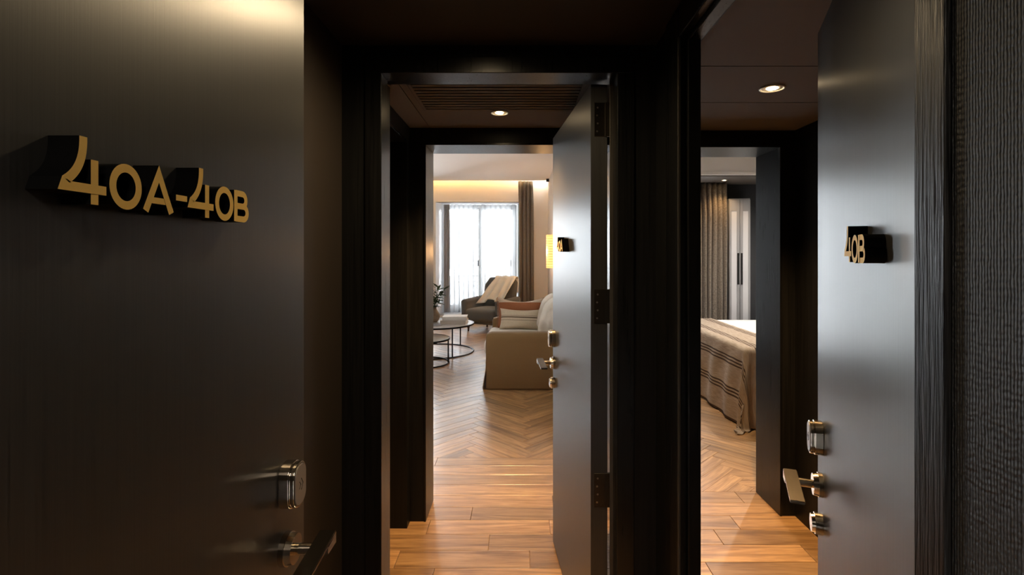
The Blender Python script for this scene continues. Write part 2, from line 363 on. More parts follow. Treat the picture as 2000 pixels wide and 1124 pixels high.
# ------------------------------------------------------------------ floors
FLOOR_T = .012
def plank_mesh(L, wd, name='plank'):
    bm = bmesh.new(); g = .0011
    add_box(bm, -L/2+g, L/2-g, -wd/2+g, wd/2-g, -FLOOR_T, 0)
    top = [e for e in bm.edges if all(v.co.z > -1e-6 for v in e.verts)]
    bmesh.ops.bevel(bm, geom=top, offset=.0012, segments=1, affect='EDGES')
    me = bpy.data.meshes.new(name); bm.to_mesh(me); bm.free(); me.materials.append(M['oak']); return me
_pm = {}
def plank(x0, x1, y0, y1, parent):
    key = (round(x1-x0, 3), round(y1-y0, 4))
    if key not in _pm: _pm[key] = plank_mesh(*key)
    o = bpy.data.objects.new('plank', _pm[key]); COL.objects.link(o); o.location = ((x0+x1)/2, (y0+y1)/2, 0); o.parent = parent
PW = .1473
fa = box('floor_hall', (-1.45, .60, -1.6, 3.76, -.06, -FLOOR_T), M['oak'])
struct(fa, 'warm oak plank floor running into the narrow passage behind door 40A', 'floor')
JO = {5: [-1.0, -.277, .58], 6: [-1.2, -.50, .165], 7: [-.80, -.159], 8: [-.60, .05], 9: [-.404, .35], 4: [-1.1, .2], 3: [-.9], 2: [-.7, .45], 1: [-1.0, .3], 0: [-.6, .5]}
for k in range(24):
    y1 = 3.76-PW*k; y0 = y1-PW
    xs = [-1.45]+JO.get(k, [random.uniform(-.9, -.3), random.uniform(.0, .4)])+[.60]
    if k == 3: xs = [-1.45, -.9, .60]
    for a, b in zip(xs, xs[1:]): plank(a, b, y0, y1, fa)
fb = box('floor_bedroom_hall', (.60, 1.70, .40, 3.22, -.06, -FLOOR_T), M['oak'])
struct(fb, 'honey oak plank floor seen past the half open door 40B', 'floor')
for k in range(19):
    y1 = 3.22-PW*k; y0 = y1-PW
    j = [1.35, .95, 1.2, 1.05, 1.44, .9][k % 6]
    for a, b in ((.60, j), (j, 1.70)): plank(a, b, y0, y1, fb)
BL, BW = .63, .105
_bm_full = plank_mesh(BL, BW, 'parquet_block')
def clip(poly, a, b, c):   # keep a*x+b*y>=c
    out = []
    for p, q in zip(poly, poly[1:]+poly[:1]):
        dp, dq = a*p[0]+b*p[1]-c, a*q[0]+b*q[1]-c
        if dp >= 0: out.append(p)
        if (dp >= 0) != (dq >= 0):
            t = dp/(dp-dq); out.append((p[0]+t*(q[0]-p[0]), p[1]+t*(q[1]-p[1])))
    return out
def herringbone(floor, X0, X1, Y0, Y1, ox, visible, limit=295):
    c45 = math.sqrt(.5); blocks = []
    for mcol in range(-12, 12):
        for k in range(-140, 260):
            for typ in (0, 1):
                if typ == 0: cx, cy, ang = k*BW+BL/2, k*BW+BW/2, 0
                else: cx, cy, ang = k*BW+BL+BW/2, k*BW+BW-BL/2, R90
                cx += mcol*BL; cy -= mcol*BL
                wx, wy = (cx-cy)*c45+ox, (cx+cy)*c45
                if X0-.4 < wx < X1+.4 and Y0-.4 < wy < Y1+.4: blocks.append((wx, wy, ang+math.radians(45)))
    rest = bmesh.new(); n = 0
    blocks.sort(key=lambda b: b[1])
    for wx, wy, an in blocks:
        ca, sa = math.cos(an), math.sin(an); g = .0007
        lp = [(-BL/2+g, -BW/2+g), (BL/2-g, -BW/2+g), (BL/2-g, BW/2-g), (-BL/2+g, BW/2-g)]
        wp = [(wx+ca*x-sa*y, wy+sa*x+ca*y) for x, y in lp]
        full = all(X0 <= p[0] <= X1 and Y0 <= p[1] <= Y1 for p in wp); poly = wp
        if not full:
            for a, b, c in ((1, 0, X0), (-1, 0, -X1), (0, 1, Y0), (0, -1, -Y1)):
                poly = clip(poly, a, b, c)
                if len(poly) < 3: break
            if len(poly) < 3: continue
            ar = abs(sum(p[0]*q[1]-q[0]*p[1] for p, q in zip(poly, poly[1:]+poly[:1])))/2
            if ar < 2e-4: continue
        if visible(wx, wy) and n < limit:
            n += 1
            if full: o = bpy.data.objects.new('parquet_block', _bm_full); COL.objects.link(o)
            else:
                lo = [((p[0]-wx)*ca+(p[1]-wy)*sa, -(p[0]-wx)*sa+(p[1]-wy)*ca) for p in poly]
                m_ = len(lo); me = bpy.data.meshes.new('parquet_block')
                me.from_pydata([(x, y, -FLOOR_T) for x, y in lo]+[(x, y, 0) for x, y in lo], [],
                               [tuple(range(m_, 2*m_))]+[(i, (i+1) % m_, m_+(i+1) % m_, m_+i) for i in range(m_)])
                o = link('parquet_block', me, M['oak'])
            o.location = (wx, wy, 0); o.rotation_euler = (0, 0, an); o.parent = floor
        else:
            m_ = len(poly); lo = [rest.verts.new((p[0], p[1], -FLOOR_T)) for p in poly]; hi = [rest.verts.new((p[0], p[1], 0)) for p in poly]
            rest.faces.new(hi)
            for i in range(m_): rest.faces.new((lo[i], lo[(i+1) % m_], hi[(i+1) % m_], hi[i]))
    o = from_bm('parquet_field', rest, M['oak'], floor); o['kind'] = 'stuff'
fl = box('floor_living', (-4.0, .65, 3.76, 11.62, -.06, -FLOOR_T), M['oak'])
struct(fl, 'oak herringbone parquet of the sitting room under the coffee tables', 'floor')
herringbone(fl, -4.0, .61, 3.76, 11.06, -.345-.445, lambda x, y: -.19*y-.2 < x < .10*y+.1)
fbd = box('floor_bedroom', (.65, 4.2, 3.22, 7.4, -.06, -FLOOR_T), M['oak'])
struct(fbd, 'oak herringbone parquet of the bedroom beside the bed', 'floor')
herringbone(fbd, .65, 4.2, 3.22, 7.1, 1.05, lambda x, y: .30*y < x < .49*y and y < 6.2)

# ------------------------------------------------------------------ shell of the entry (vestibule)
HD = 2.104; CE = 2.20
struct(boxes('wall_entry_left', [(-.75, -.60, .12, 1.727, 0, CE)], M['brownwall']), 'dark brown wall behind the opened entry door')
struct(boxes('wall_corridor', [(-1.6, -.52, -.03, .12, 0, 2.45), (.47, 1.6, -.03, .12, 0, 2.45), (-.52, .47, -.03, .12, 2.13, 2.45)], M['brownwall']), 'corridor wall around the entry doorway')
struct(boxes('wall_corridor_back', [(-1.6, 1.6, -1.7, -1.6, 0, 2.45), (-1.7, -1.6, -1.7, .12, 0, 2.45), (1.6, 1.7, -1.7, .12, 0, 2.45)], M['brownwall']), 'dark walls closing the hotel corridor')
struct(box('ceiling_corridor', (-1.7, 1.7, -1.7, .12, 2.45, 2.5), M['ceil_grey']), 'corridor ceiling outside the entry door', 'ceiling')
struct(box('floor_corridor', (.60, 1.6, -1.6, .40, -.06, 0), M['oak']), 'side stretch of corridor floor', 'floor')
wr = struct(box('wall_right', (.465, .565, .12, .5505, 0, CE), M['wallpaper']), 'dark corded wallpaper wall beside the near jamb of door 40B')
struct(boxes('wall_right_far', [(.46, .505, 1.586, 1.727, 0, CE), (.46, .505, .5505, 1.586, HD+.14, CE)], M['panel']), 'black veneered wall beside and above doorway 40B')
struct(boxes('wall_front', [(-.75, -.52, 1.727, 1.80, 0, CE), (.385, .505, 1.727, 1.80, 0, CE), (-.52, .385, 1.727, 1.80, HD+.055, CE)], M['panel']), 'black veneered wall around doorway 40A')
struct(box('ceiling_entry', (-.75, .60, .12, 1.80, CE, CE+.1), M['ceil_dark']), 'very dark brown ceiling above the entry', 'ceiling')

# door frame 40A
t1 = empty('trim_1'); struct(t1, 'black lacquered frame of doorway 40A', 'door frame')
box('jamb', (-.52, -.4646, 1.720, 1.800, 0, HD), M['frame'], t1, .002)
box('jamb', (.328, .385, 1.720, 1.800, 0, HD), M['frame'], t1, .002)
box('head', (-.52, .385, 1.720, 1.800, HD, HD+.055), M['frame'], t1, .002)
box('rebate_strip', (.3165, .330, 1.7985, 1.8040, 0, HD), M['edge'], t1, .0008)
box('rebate_jamb', (.330, .385, 1.800, 1.875, 0, HD), M['frame'], t1, .001)
box('rebate_jamb', (-.52, -.475, 1.800, 1.875, 0, HD), M['frame'], t1, .001)
box('rebate_head', (-.52, .385, 1.800, 1.875, HD+.012, HD+.055), M['frame'], t1, .001)
# door frame 40B, in the right wall
t2 = empty('trim_2'); struct(t2, 'black lacquered frame of doorway 40B', 'door frame')
box('casing', (.452, .470, 1.528, 1.586, 0, HD+.14), M['frame'], t2, .002)
box('casing', (.446, .470, 1.442, 1.5265, 0, HD+.085), M['frame'], t2, .003)
box('casing', (.4585, .570, .5525, .596, 0, HD+.085), M['strip'], t2, .0015)
box('head_casing', (.446, .470, .596, 1.442, HD, HD+.085), M['frame'], t2, .003)
box('head_casing', (.452, .470, .5525, 1.586, HD+.0865, HD+.14), M['frame'], t2, .002)
box('edge_bead', (.4445, .4515, 1.4365, 1.4430, 0, HD), M['edge'], t2, .001)
box('jamb', (.470, .505, 1.4255, 1.586, 0, HD+.14), M['frame'], t2, .002)
box('head', (.470, .505, .596, 1.425, HD-.014, HD+.14), M['frame'], t2, .002)

# ------------------------------------------------------------------ passage behind door 40A
struct(boxes('wall_hall_left', [(-.75, -.613, 2.787, 2.86, 0, CE), (-.75, -.613, 1.80, 2.787, HD, CE), (-.75, -.613, 1.80, 1.93, 0, HD)], M['panel']), 'dark panelled side wall of the passage with an open side doorway')
struct(boxes('wall_side_room', [(-1.5, -1.4, 1.7, 2.86, 0, CE), (-1.4, -.75, 1.70, 1.80, 0, CE), (-1.4, -.75, 2.787, 2.86, 0, CE)], M['brownwall']), 'brown walls of the side room off the passage')
box('door_head_edge', (-.616, -.6125, 1.93, 2.787, HD, HD+.012), M['nickel_satin'], bpy.data.objects['wall_hall_left'], .001)
struct(boxes('wall_divider', [(.46, .52, 1.727, 1.95, 0, CE), (.56, .65, 1.95, 2.92, 0, CE)], M['panel']), 'dark wall between the two passages')
hc = struct(box('ceiling_hall', (-1.5, .60, 1.80, 3.10, CE+.012, CE+.1), M['black']), 'dark grey ceiling of the passage with a slotted air vent', 'ceiling')
box('ceiling_panel', (-1.5, -.504, 1.80, 3.10, CE, CE+.012), M['ceil_grey'], hc, .001)
boxes('ceiling_panel', [(-.500, .60, 2.515, 3.10, CE, CE+.012), (-.500, -.470, 1.80, 2.515, CE, CE+.012), (.275, .60, 1.80, 2.515, CE, CE+.012), (-.47, .275, 1.80, 2.10, CE, CE+.012)], M['ceil_grey'], hc)
vg = empty('vent_grille', (0, 0, CE)); tag(vg, 'slotted linear air vent in the passage ceiling above door 40A', 'vent')
boxes('grille_frame', [(-.470, .275, 2.495, 2.515, 0, .012), (-.470, .275, 2.10, 2.12, 0, .012), (-.470, -.455, 2.10, 2.515, 0, .012), (.262, .275, 2.10, 2.515, 0, .012)], M['ceil_grey'], vg, .001)
for i in range(9):
    y = 2.137+i*.0405; box('slat', (-.455, .262, y, y+.024, .001, .010), M['ceil_grey'], vg, .001)
# wall with the opening into the sitting room
struct(boxes('wall_living_front', [(-4.1, -.53, 2.86, 3.10, 0, 3.1), (.545, .65, 2.86, 3.10, 0, 3.1), (-.53, .545, 2.86, 3.10, HD+.01, 3.1)], M['panel']), 'thick dark wall between passage and sitting room')
t3 = empty('trim_3'); struct(t3, 'dark lining of the opening from passage to sitting room', 'door frame')
box('jamb', (-.535, -.523, 2.855, 3.105, 0, HD), M['frame'], t3, .0015)
box('jamb', (.53, .545, 2.855, 3.105, 0, HD), M['frame'], t3, .0015)
box('head', (-.535, .545, 2.855, 3.105, HD, HD+.012), M['frame'], t3, .0015)

# ------------------------------------------------------------------ passage behind door 40B
struct(boxes('wall_bedroom_hall', [(1.57, 1.67, .40, 2.92, 0, CE), (.565, 1.57, .40, .50, 0, CE)], M['panel']), 'dark panelled wall of the passage behind door 40B')
bc = struct(box('ceiling_bedroom_hall', (.60, 1.67, .40, 3.21, CE+.012, CE+.1), M['black']), 'dark grey panelled ceiling behind door 40B', 'ceiling')
for y0, y1 in ((.50, 1.918), (1.923, 2.378), (2.383, 2.92)):
    box('ceiling_panel', (.60, 1.57, y0, y1, CE, CE+.012), M['ceil_grey'], bc, .001)
struct(boxes('wall_bedroom_front', [(1.495, 4.3, 2.92, 3.21, 0, 2.8), (.65, .66, 2.92, 3.21, 0, 2.8), (.66, 1.495, 2.92, 3.21, HD+.012, 2.8)], M['panel']), 'dark wall around the bedroom opening')
t4 = empty('trim_4'); struct(t4, 'dark lining of the bedroom opening behind door 40B', 'door frame')
box('jamb', (1.483, 1.495, 2.915, 3.215, 0, HD), M['frame'], t4, .0015)
box('jamb', (.652, .664, 2.915, 3.215, 0, HD), M['frame'], t4, .0015)
box('head', (.652, 1.495, 2.915, 3.215, HD, HD+.012), M['frame'], t4, .0015)

# ------------------------------------------------------------------ sitting room shell
WZ0, WZ1 = .178, 2.62
def back_wall(y, x0, x1, z1, holes, t):
    bl = []; cur = x0
    for a, b, c, d in holes:
        bl += [(cur, a, y, y+t, 0, z1), (a, b, y, y+t, 0, c), (a, b, y, y+t, d, z1)]; cur = b
    bl.append((cur, x1, y, y+t, 0, z1)); return bl
H1 = (-1.814, .05, WZ0, WZ1); H2 = (-3.80, -1.94, WZ0, WZ1)
struct(boxes('wall_living_back', back_wall(11.06, -4.1, .65, 3.4, [H2, H1], .10), M['white']), 'cream window wall washed by warm cove light')
struct(boxes('wall_living_right', [(.61, .65, 3.10, 11.06, 0, 3.1)], M['white']), 'cream wall behind the sofa')
struct(boxes('wall_living_left', [(-4.1, -4.0, 3.10, 11.16, 0, 3.4)], M['taupe']), 'taupe far side wall of the sitting room')
struct(boxes('ceiling_living', [(-4.1, .65, 3.10, 10.875, 3.06, 3.16), (-4.1, .65, 10.5, 11.2, 3.40, 3.5), (-4.1, .65, 10.5, 10.6, 3.16, 3.40)], M['ceil_white']), 'white sitting room ceiling ending in a light cove', 'ceiling')
struct(boxes('wall_living_lining', [(-4.0, -.535, 3.10, 3.115, 0, 3.06), (-.535, .545, 3.10, 3.115, HD+.012, 3.06), (.545, .61, 3.10, 3.115, 0, 3.06)], M['panel']), 'dark panelling on the sitting room side of the thick wall')

def french_window(idx, hole, label, sash_labels):
    a, b, c, d = hole; yb = 11.62; s = .107
    root = empty('window_%d' % idx); struct(root, label, 'window')
    # splayed white reveal
    bm = bmesh.new()
    def quadbox(p, q):   # two quads -> closed hexahedron
        P = [bm.verts.new(v) for v in p]; Q = [bm.verts.new(v) for v in q]
        bm.faces.new(P); bm.faces.new(Q[::-1])
        for i in range(4): bm.faces.new((P[i], Q[i], Q[(i+1) % 4], P[(i+1) % 4]))
    y0 = 11.062
    quadbox([(a, y0, c), (a+s, yb, c), (a+s, yb, d), (a, y0, d)], [(a-.12, y0+.1, c), (a-.12, yb, c), (a-.12, yb, d), (a-.12, y0+.1, d)])
    quadbox([(b, y0, c), (b-s, yb, c), (b-s, yb, d), (b, y0, d)], [(b+.12, y0+.1, c), (b+.12, yb, c), (b+.12, yb, d), (b+.12, y0+.1, d)])
    quadbox([(a, y0, d), (b, y0, d), (b-s, yb, d), (a+s, yb, d)], [(a, y0, d+.1), (b, y0, d+.1), (b, yb, d+.1), (a, yb, d+.1)])
    quadbox([(a, y0, c), (b, y0, c), (b-s, yb, c), (a+s, yb, c)], [(a, y0, c-.1), (b, y0, c-.1), (b, yb, c-.1), (a, yb, c-.1)])
    bmesh.ops.recalc_face_normals(bm, faces=bm.faces[:])
    from_bm('reveal', bm, M['winframe'], root)
    xa, xb = a+s, b-s; m_ = (xa+xb)/2
    boxes('window_frame', [(xa, xa+.05, yb, yb+.07, c, d), (xb-.05, xb, yb, yb+.07, c, d), (xa+.05, xb-.05, yb, yb+.07, d-.05, d), (xa+.05, xb-.05, yb, yb+.07, c, c+.05)], M['winframe'], root, .003)
    for s0, s1 in ((xa+.052, m_-.002), (m_+.002, xb-.052)):
        z0, z1 = c+.052, d-.052
        sh = boxes('sash', [(s0, s0+.055, yb+.005, yb+.055, z0, z1), (s1-.055, s1, yb+.005, yb+.055, z0, z1), (s0+.055, s1-.055, yb+.005, yb+.055, z1-.06, z1), (s0+.055, s1-.055, yb+.005, yb+.055, z0, z0+.09)], M['winframe'], root, .003)
        box('pane', (s0+.055, s1-.055, yb+.028, yb+.034, z0+.09, z1-.06), M['pane'], sh)
        hx = s1-.06 if s0 < m_-.3 else s1-.09
        bm = bmesh.new(); add_box(bm, hx-.015, hx+.015, yb-.012, yb+.004, 1.22, 1.36); add_box(bm, hx-.11, hx+.01, yb-.03, yb-.012, 1.325, 1.347)
        from_bm('window_handle', bm, M['iron'], sh)
    return root
french_window(1, H1, 'white framed french window behind the armchair in the sitting room', None)
french_window(2, H2, 'white framed french window further along the sitting room wall', None)

# balcony and iron railing outside
struct(box('ground_balcony', (-4.2, .8, 11.70, 12.45, .05, .17), M['balcony']), 'stone balcony slab outside the sitting room window', 'balcony')
rl = empty('balcony_railing', (-1.7, 12.3, .17)); tag(rl, 'black wrought iron balcony railing with ring ornaments outside the window', 'railing')
X0, X1 = -2.4, 2.3
bm = bmesh.new(); add_box(bm, X0, X1, -.025, .025, .79, .815); from_bm('top_rail', bm, M['iron'], rl)
bm = bmesh.new(); add_box(bm, X0, X1, -.012, .012, .09, .11); from_bm('bottom_rail', bm, M['iron'], rl)
bm = bmesh.new(); add_box(bm, X0, X1, -.010, .010, .66, .675); from_bm('middle_rail', bm, M['iron'], rl)
bme = bpy.data.meshes.new('baluster'); b_ = bmesh.new(); add_box(b_, -.008, .008, -.008, .008, 0, .79); b_.to_mesh(bme); b_.free(); bme.materials.append(M['iron'])
b_ = bmesh.new(); tube(b_, [(x, 0, z) for x, z in [(.075*math.cos(t*math.pi/10), .075*math.sin(t*math.pi/10)) for t in range(20)]], .011, 6, True)
tube(b_, [(x, 0, z) for x, z in [(.035*math.cos(t*math.pi/6), .035*math.sin(t*math.pi/6)) for t in range(12)]], .011, 6, True)
rme = bpy.data.meshes.new('ring'); b_.to_mesh(rme); b_.free(); rme.materials.append(M['iron'])
for i in range(24):
    o = bpy.data.objects.new('baluster', bme); COL.objects.link(o); o.parent = rl; o.location = (X0+.02+i*.2, 0, 0)
    if i < 23:
        for z in (.20, .385, .57):
            o = bpy.data.objects.new('ring', rme); COL.objects.link(o); o.parent = rl; o.location = (X0+.12+i*.2, 0, z)

# ------------------------------------------------------------------ bedroom shell
struct(boxes('wall_bedroom_back', back_wall(7.1, .65, 4.3, 2.9, [(.86, 2.30, .25, 2.42)], .16), M['greywall']), 'charcoal window wall of the bedroom')
struct(boxes('wall_bedroom_right', [(4.2, 4.3, 3.21, 7.1, 0, 2.9)], M['greywall']), 'charcoal side wall of the bedroom')
struct(boxes('wall_bedroom_left', [(.651, .658, 3.215, 7.1, 0, 2.8)], M['greywall']), 'charcoal side wall of the bedroom next to the sitting room')
struct(boxes('ceiling_bedroom', [(.65, 4.3, 3.21, 7.2, 2.80, 2.9)], M['ceil_white']), 'white bedroom ceiling', 'ceiling')
bk = struct(boxes('ceiling_bedroom_bulkhead', [(.66, 4.2, 6.34, 7.1, 2.475, 2.799)], M['white']), 'dropped bulkhead over the bedroom curtains', 'ceiling')
box('bulkhead_lip', (.66, 4.2, 6.322, 6.342, 2.478, 2.518), M['white'], bk, .003)
box('soffit_panel', (.66, 4.2, 6.36, 7.1, 2.462, 2.475), M['ceil_grey'], bk, .001)
w3 = empty('window_3'); struct(w3, 'white framed bedroom window between the curtains', 'window')
boxes('window_frame', [(.86, .92, 7.15, 7.22, .25, 2.42), (2.24, 2.30, 7.15, 7.22, .25, 2.42), (.92, 2.24, 7.15, 7.22, 2.36, 2.42), (.92, 2.24, 7.15, 7.22, .25, .31), (1.55, 1.61, 7.15, 7.22, .31, 2.36)], M['winframe'], w3, .003)
for a, b in ((.92, 1.55), (1.61, 2.24)): box('pane', (a, b, 7.18, 7.186, .31, 2.36), M['pane'], w3)

# ------------------------------------------------------------------ glyphs for the room numbers
def ribbon(bm, pts, wd, closed=False, DEP=.030):
    """flat stroke in local XZ at depth 0..DEP (y), gold front at y=DEP side, mat 0 front, 1 sides"""
    n = len(pts); L, Rr = [], []
    for i, p in enumerate(pts):
        p = Vector(p)
        if closed: a, c = Vector(pts[i-1]), Vector(pts[(i+1) % n])
        else: a, c = Vector(pts[max(i-1, 0)]), Vector(pts[min(i+1, n-1)])
        d1 = (p-a).normalized() if (p-a).length > 1e-9 else (c-p).normalized()
        d2 = (c-p).normalized() if (c-p).length > 1e-9 else d1
        nn = Vector((-(d1.y+d2.y), d1.x+d2.x)).normalized(); cs = max(.45, nn.dot(Vector((-d1.y, d1.x))))
        L.append(p+nn*(wd/2/cs)); Rr.append(p-nn*(wd/2/cs))
    m = n if closed else n-1
    vf = [[bm.verts.new((q.x, DEP, q.y)) for q in S] for S in (L, Rr)]; vb = [[bm.verts.new((q.x, 0, q.y)) for q in S] for S in (L, Rr)]
    for i in range(m):
        j = (i+1) % n
        f = bm.faces.new((vf[0][i], vf[0][j], vf[1][j], vf[1][i])); f.material_index = 0
        for S, T in ((vf[0], vb[0]), (vf[1], vb[1])):
            f = bm.faces.new((S[i], T[i], T[j], S[j])); f.material_index = 1
        f = bm.faces.new((vb[0][i], vb[1][i], vb[1][j], vb[0][j])); f.material_index = 1
    if not closed:
        for i in (0, n-1):
            f = bm.faces.new((vf[0][i], vf[1][i], vb[1][i], vb[0][i])); f.material_index = 1
def bez(p0, p1, p2, n=10):
    return [((1-t)**2*p0[0]+2*t*(1-t)*p1[0]+t*t*p2[0], (1-t)**2*p0[1]+2*t*(1-t)*p1[1]+t*t*p2[1]) for t in [i/n for i in range(n+1)]]
def glyph_strokes(ch):
    W = .0090
    if ch == '4': return [(bez((.0225, .0645), (.0235, .034), (.0035, .0205), 12)+[(.0015, .0150), (.0500, .0150)], W, False), ([(.0360, .0000), (.0360, .0440)], W, False)], .0545
    if ch == '0': return [([(.0218+.0180*math.cos(t*2*math.pi/40), .0230+.0198*math.sin(t*2*math.pi/40)) for t in range(40)], W, True)], .0472
    if ch == 'A': return [([(.003, 0), (.0243, .0445), (.0455, 0)], W, False), ([(.0110, .0130), (.0375, .0130)], .0072, False)], .0537
    if ch == '-': return [([(0, .0205), (.021, .0205)], .0072, False)], .0268
    if ch == 'B':
        up = [(.0035, .0420), (.0225, .0420)]+[(.0225+.0095*math.sin(t*math.pi/10), .0326+.0094*math.cos(t*math.pi/10)) for t in range(1, 10)]+[(.0225, .0232), (.0035, .0232)]
        lo = [(.0035, .0232), (.0255, .0232)]+[(.0255+.0105*math.sin(t*math.pi/10), .0136+.0096*math.cos(t*math.pi/10)) for t in range(1, 10)]+[(.0255, .0040), (.0035, .0040)]
        return [([(.0035, 0), (.0035, .0460)], W, False), (up, W, False), (lo, W, False)], .0440
def number(parent, text, x, z, sgn, gold=None):
    """raised characters on a leaf face; sgn = face normal along local Y; reading direction = -sgn * local X"""
    for ch in text:
        st, adv = glyph_strokes(ch); bm = bmesh.new()
        for si, (pts, wd, cl) in enumerate(st): ribbon(bm, pts, wd, cl, .030-.0003*si)
        for v in bm.verts: v.co = Vector((x-sgn*v.co.x, sgn*v.co.y, z+v.co.z))
        bmesh.ops.recalc_face_normals(bm, faces=bm.faces[:])
        nm = {'4': 'numeral_four', '0': 'numeral_zero', 'A': 'letter_a', 'B': 'letter_b', '-': 'dash'}[ch]
        o = from_bm(nm, bm, M['gold'], parent); o.data.materials.append(M['letter_side'])
        o['label'] = 'raised gold faced character with black sides'
        x -= sgn*adv

# ------------------------------------------------------------------ door leaves
def stadium(bm, cx, cz, hw, hh, y0, y1, r, n=8):
    P = []
    for qx, qz, a0 in ((1, 1, 0), (-1, 1, 90), (-1, -1, 180), (1, -1, 270)):
        for i in range(n+1):
            a = math.radians(a0+90*i/n); P.append((cx+qx*(hw-r)+r*math.cos(a), cz+qz*(hh-r)+r*math.sin(a)))
    A = [bm.verts.new((x, y0, z)) for x, z in P]; B = [bm.verts.new((x, y1, z)) for x, z in P]; k = len(P)
    for i in range(k): bm.faces.new((A[i], A[(i+1) % k], B[(i+1) % k], B[i]))
    bm.faces.new(A); bm.faces.new(B)
def door_leaf(idx, label, hinge, free, sgn, hz, text, tx, tz, reader_dz=.123, cyl_dz=-.101, backset=.07, top=2.095, T=.055, hinges=()):
    hx, hy = hinge; d = Vector((free[0]-hx, free[1]-hy)); Wd = d.length; ang = math.atan2(d.y, d.x)
    bm = bmesh.new(); add_box(bm, 0, Wd, -sgn*T, 0, .008, top)
    bmesh.ops.bevel(bm, geom=bm.edges[:], offset=.0018, segments=2, affect='EDGES')
    leaf = from_bm('door_%d' % idx, bm, M['door']); leaf.location = (hx, hy, 0); leaf.rotation_euler = (0, 0, ang)
    struct(leaf, label, 'door')
    s = sgn; hxp = Wd-backset
    bm = bmesh.new(); cyl(bm, (hxp, 0, hz), Vector((0, s, 0)), .031, .031, .010, 36); cyl(bm, (hxp, s*.010, hz), Vector((0, s, 0)), .0290, .0270, .012, 36)
    bmesh.ops.recalc_face_normals(bm, faces=bm.faces[:])
    rs = from_bm('rosette', bm, M['nickel'], leaf)
    lv = bmesh.new(); cyl(lv, (hxp, s*.02, hz), Vector((0, s, 0)), .0105, .0105, .048, 24)
    cyl(lv, (hxp, s*.058, hz), Vector((0, s, 0)), .013, .013, .012, 24)
    add_box(lv, hxp-.012, hxp+.030, s*.062, s*.088, hz-.004, hz+.012)
    bmesh.ops.recalc_face_normals(lv, faces=lv.faces[:])
    hd = from_bm('door_handle', lv, M['nickel'], leaf)
    lv = bmesh.new(); add_box(lv, hxp-.128, hxp+.032, s*.055, s*.088, hz+.011, hz+.019)
    for v in lv.verts: v.co.z -= (hxp+.03-v.co.x)*.10
    bmesh.ops.bevel(lv, geom=lv.edges[:], offset=.0016, segments=2, affect='EDGES')
    from_bm('lever_blade', lv, M['nickel_satin'], hd)
    zr = hz+reader_dz
    bm = bmesh.new(); stadium(bm, hxp, zr, .029, .043, 0, s*.020, .024); stadium(bm, hxp, zr, .0275, .0415, s*.0215, s*.030, .024); stadium(bm, hxp, zr, .026, .040, s*.019, s*.022, .023)
    bmesh.ops.recalc_face_normals(bm, faces=bm.faces[:])
    rd = from_bm('card_reader', bm, M['nickel'], leaf)
    md = rd.modifiers.new('bev', 'BEVEL'); md.width = .003; md.segments = 3; md.limit_method = 'ANGLE'
    bm = bmesh.new(); stadium(bm, hxp, zr, .023, .037, s*.0300, s*.0315, .019); bmesh.ops.recalc_face_normals(bm, faces=bm.faces[:])
    fp = from_bm('reader_face', bm, M['reader_face'], rd)
    # small wave mark on the reader face
    bm = bmesh.new(); tube(bm, [(hxp-.007, s*.0317, zr+.007), (hxp-.001, s*.0317, zr), (hxp-.007, s*.0317, zr-.007)], .0006, 5); tube(bm, [(hxp+.001, s*.0317, zr+.011), (hxp+.009, s*.0317, zr), (hxp+.001, s*.0317, zr-.011)], .0006, 5)
    from_bm('contactless_mark', bm, M['iron'], rd)
    bm = bmesh.new(); cyl(bm, (hxp, 0, hz+cyl_dz), Vector((0, s, 0)), .027, .027, .018, 32); cyl(bm, (hxp, s*.018, hz+cyl_dz), Vector((0, s, 0)), .0235, .0225, .008, 32)
    bmesh.ops.recalc_face_normals(bm, faces=bm.faces[:]); from_bm('lock_cylinder', bm, M['nickel'], leaf)
    number(leaf, text, tx, tz, sgn)
    for z in hinges:      # hinge leaf let into the hinge edge (x = 0 side)
        hg = boxes('hinge', [(-.002, .0, -s*(T-.008), -s*.012, z-.06, z+.06), (-.006, .004, -s*(T+.010), -s*(T-.010), z-.06, z+.06)], M['steel'], leaf, .0008)
        for k in range(4):
            bm = bmesh.new(); cyl(bm, (-.0021, -s*(.022 if k % 2 == 0 else .024), z-.042+k*.028), Vector((-1, 0, 0)), .0035, .003, .0012, 10)
            from_bm('screw', bm, M['screw'], hg)
    return leaf
d1 = door_leaf(1, 'near black veneered entry door with raised gold number 40A-40B', (-.45, .195), (-.45, 1.069), -1, .930, '40A-40B', .4703-.195, 1.543, reader_dz=.124, backset=.089)
d2 = door_leaf(2, 'black veneered door 40A standing open in the middle passage', (.251, 1.806), (.172, 2.65), 1, .944, '40A', .55, 1.507, backset=.055, T=.06, hinges=(.66, 1.31, 1.97, .20))
d3 = door_leaf(3, 'half open glossy dark door with gold number 40B', (.50, .61), (.811, 1.393), 1, .893, '40B', .352, 1.480, backset=.066)

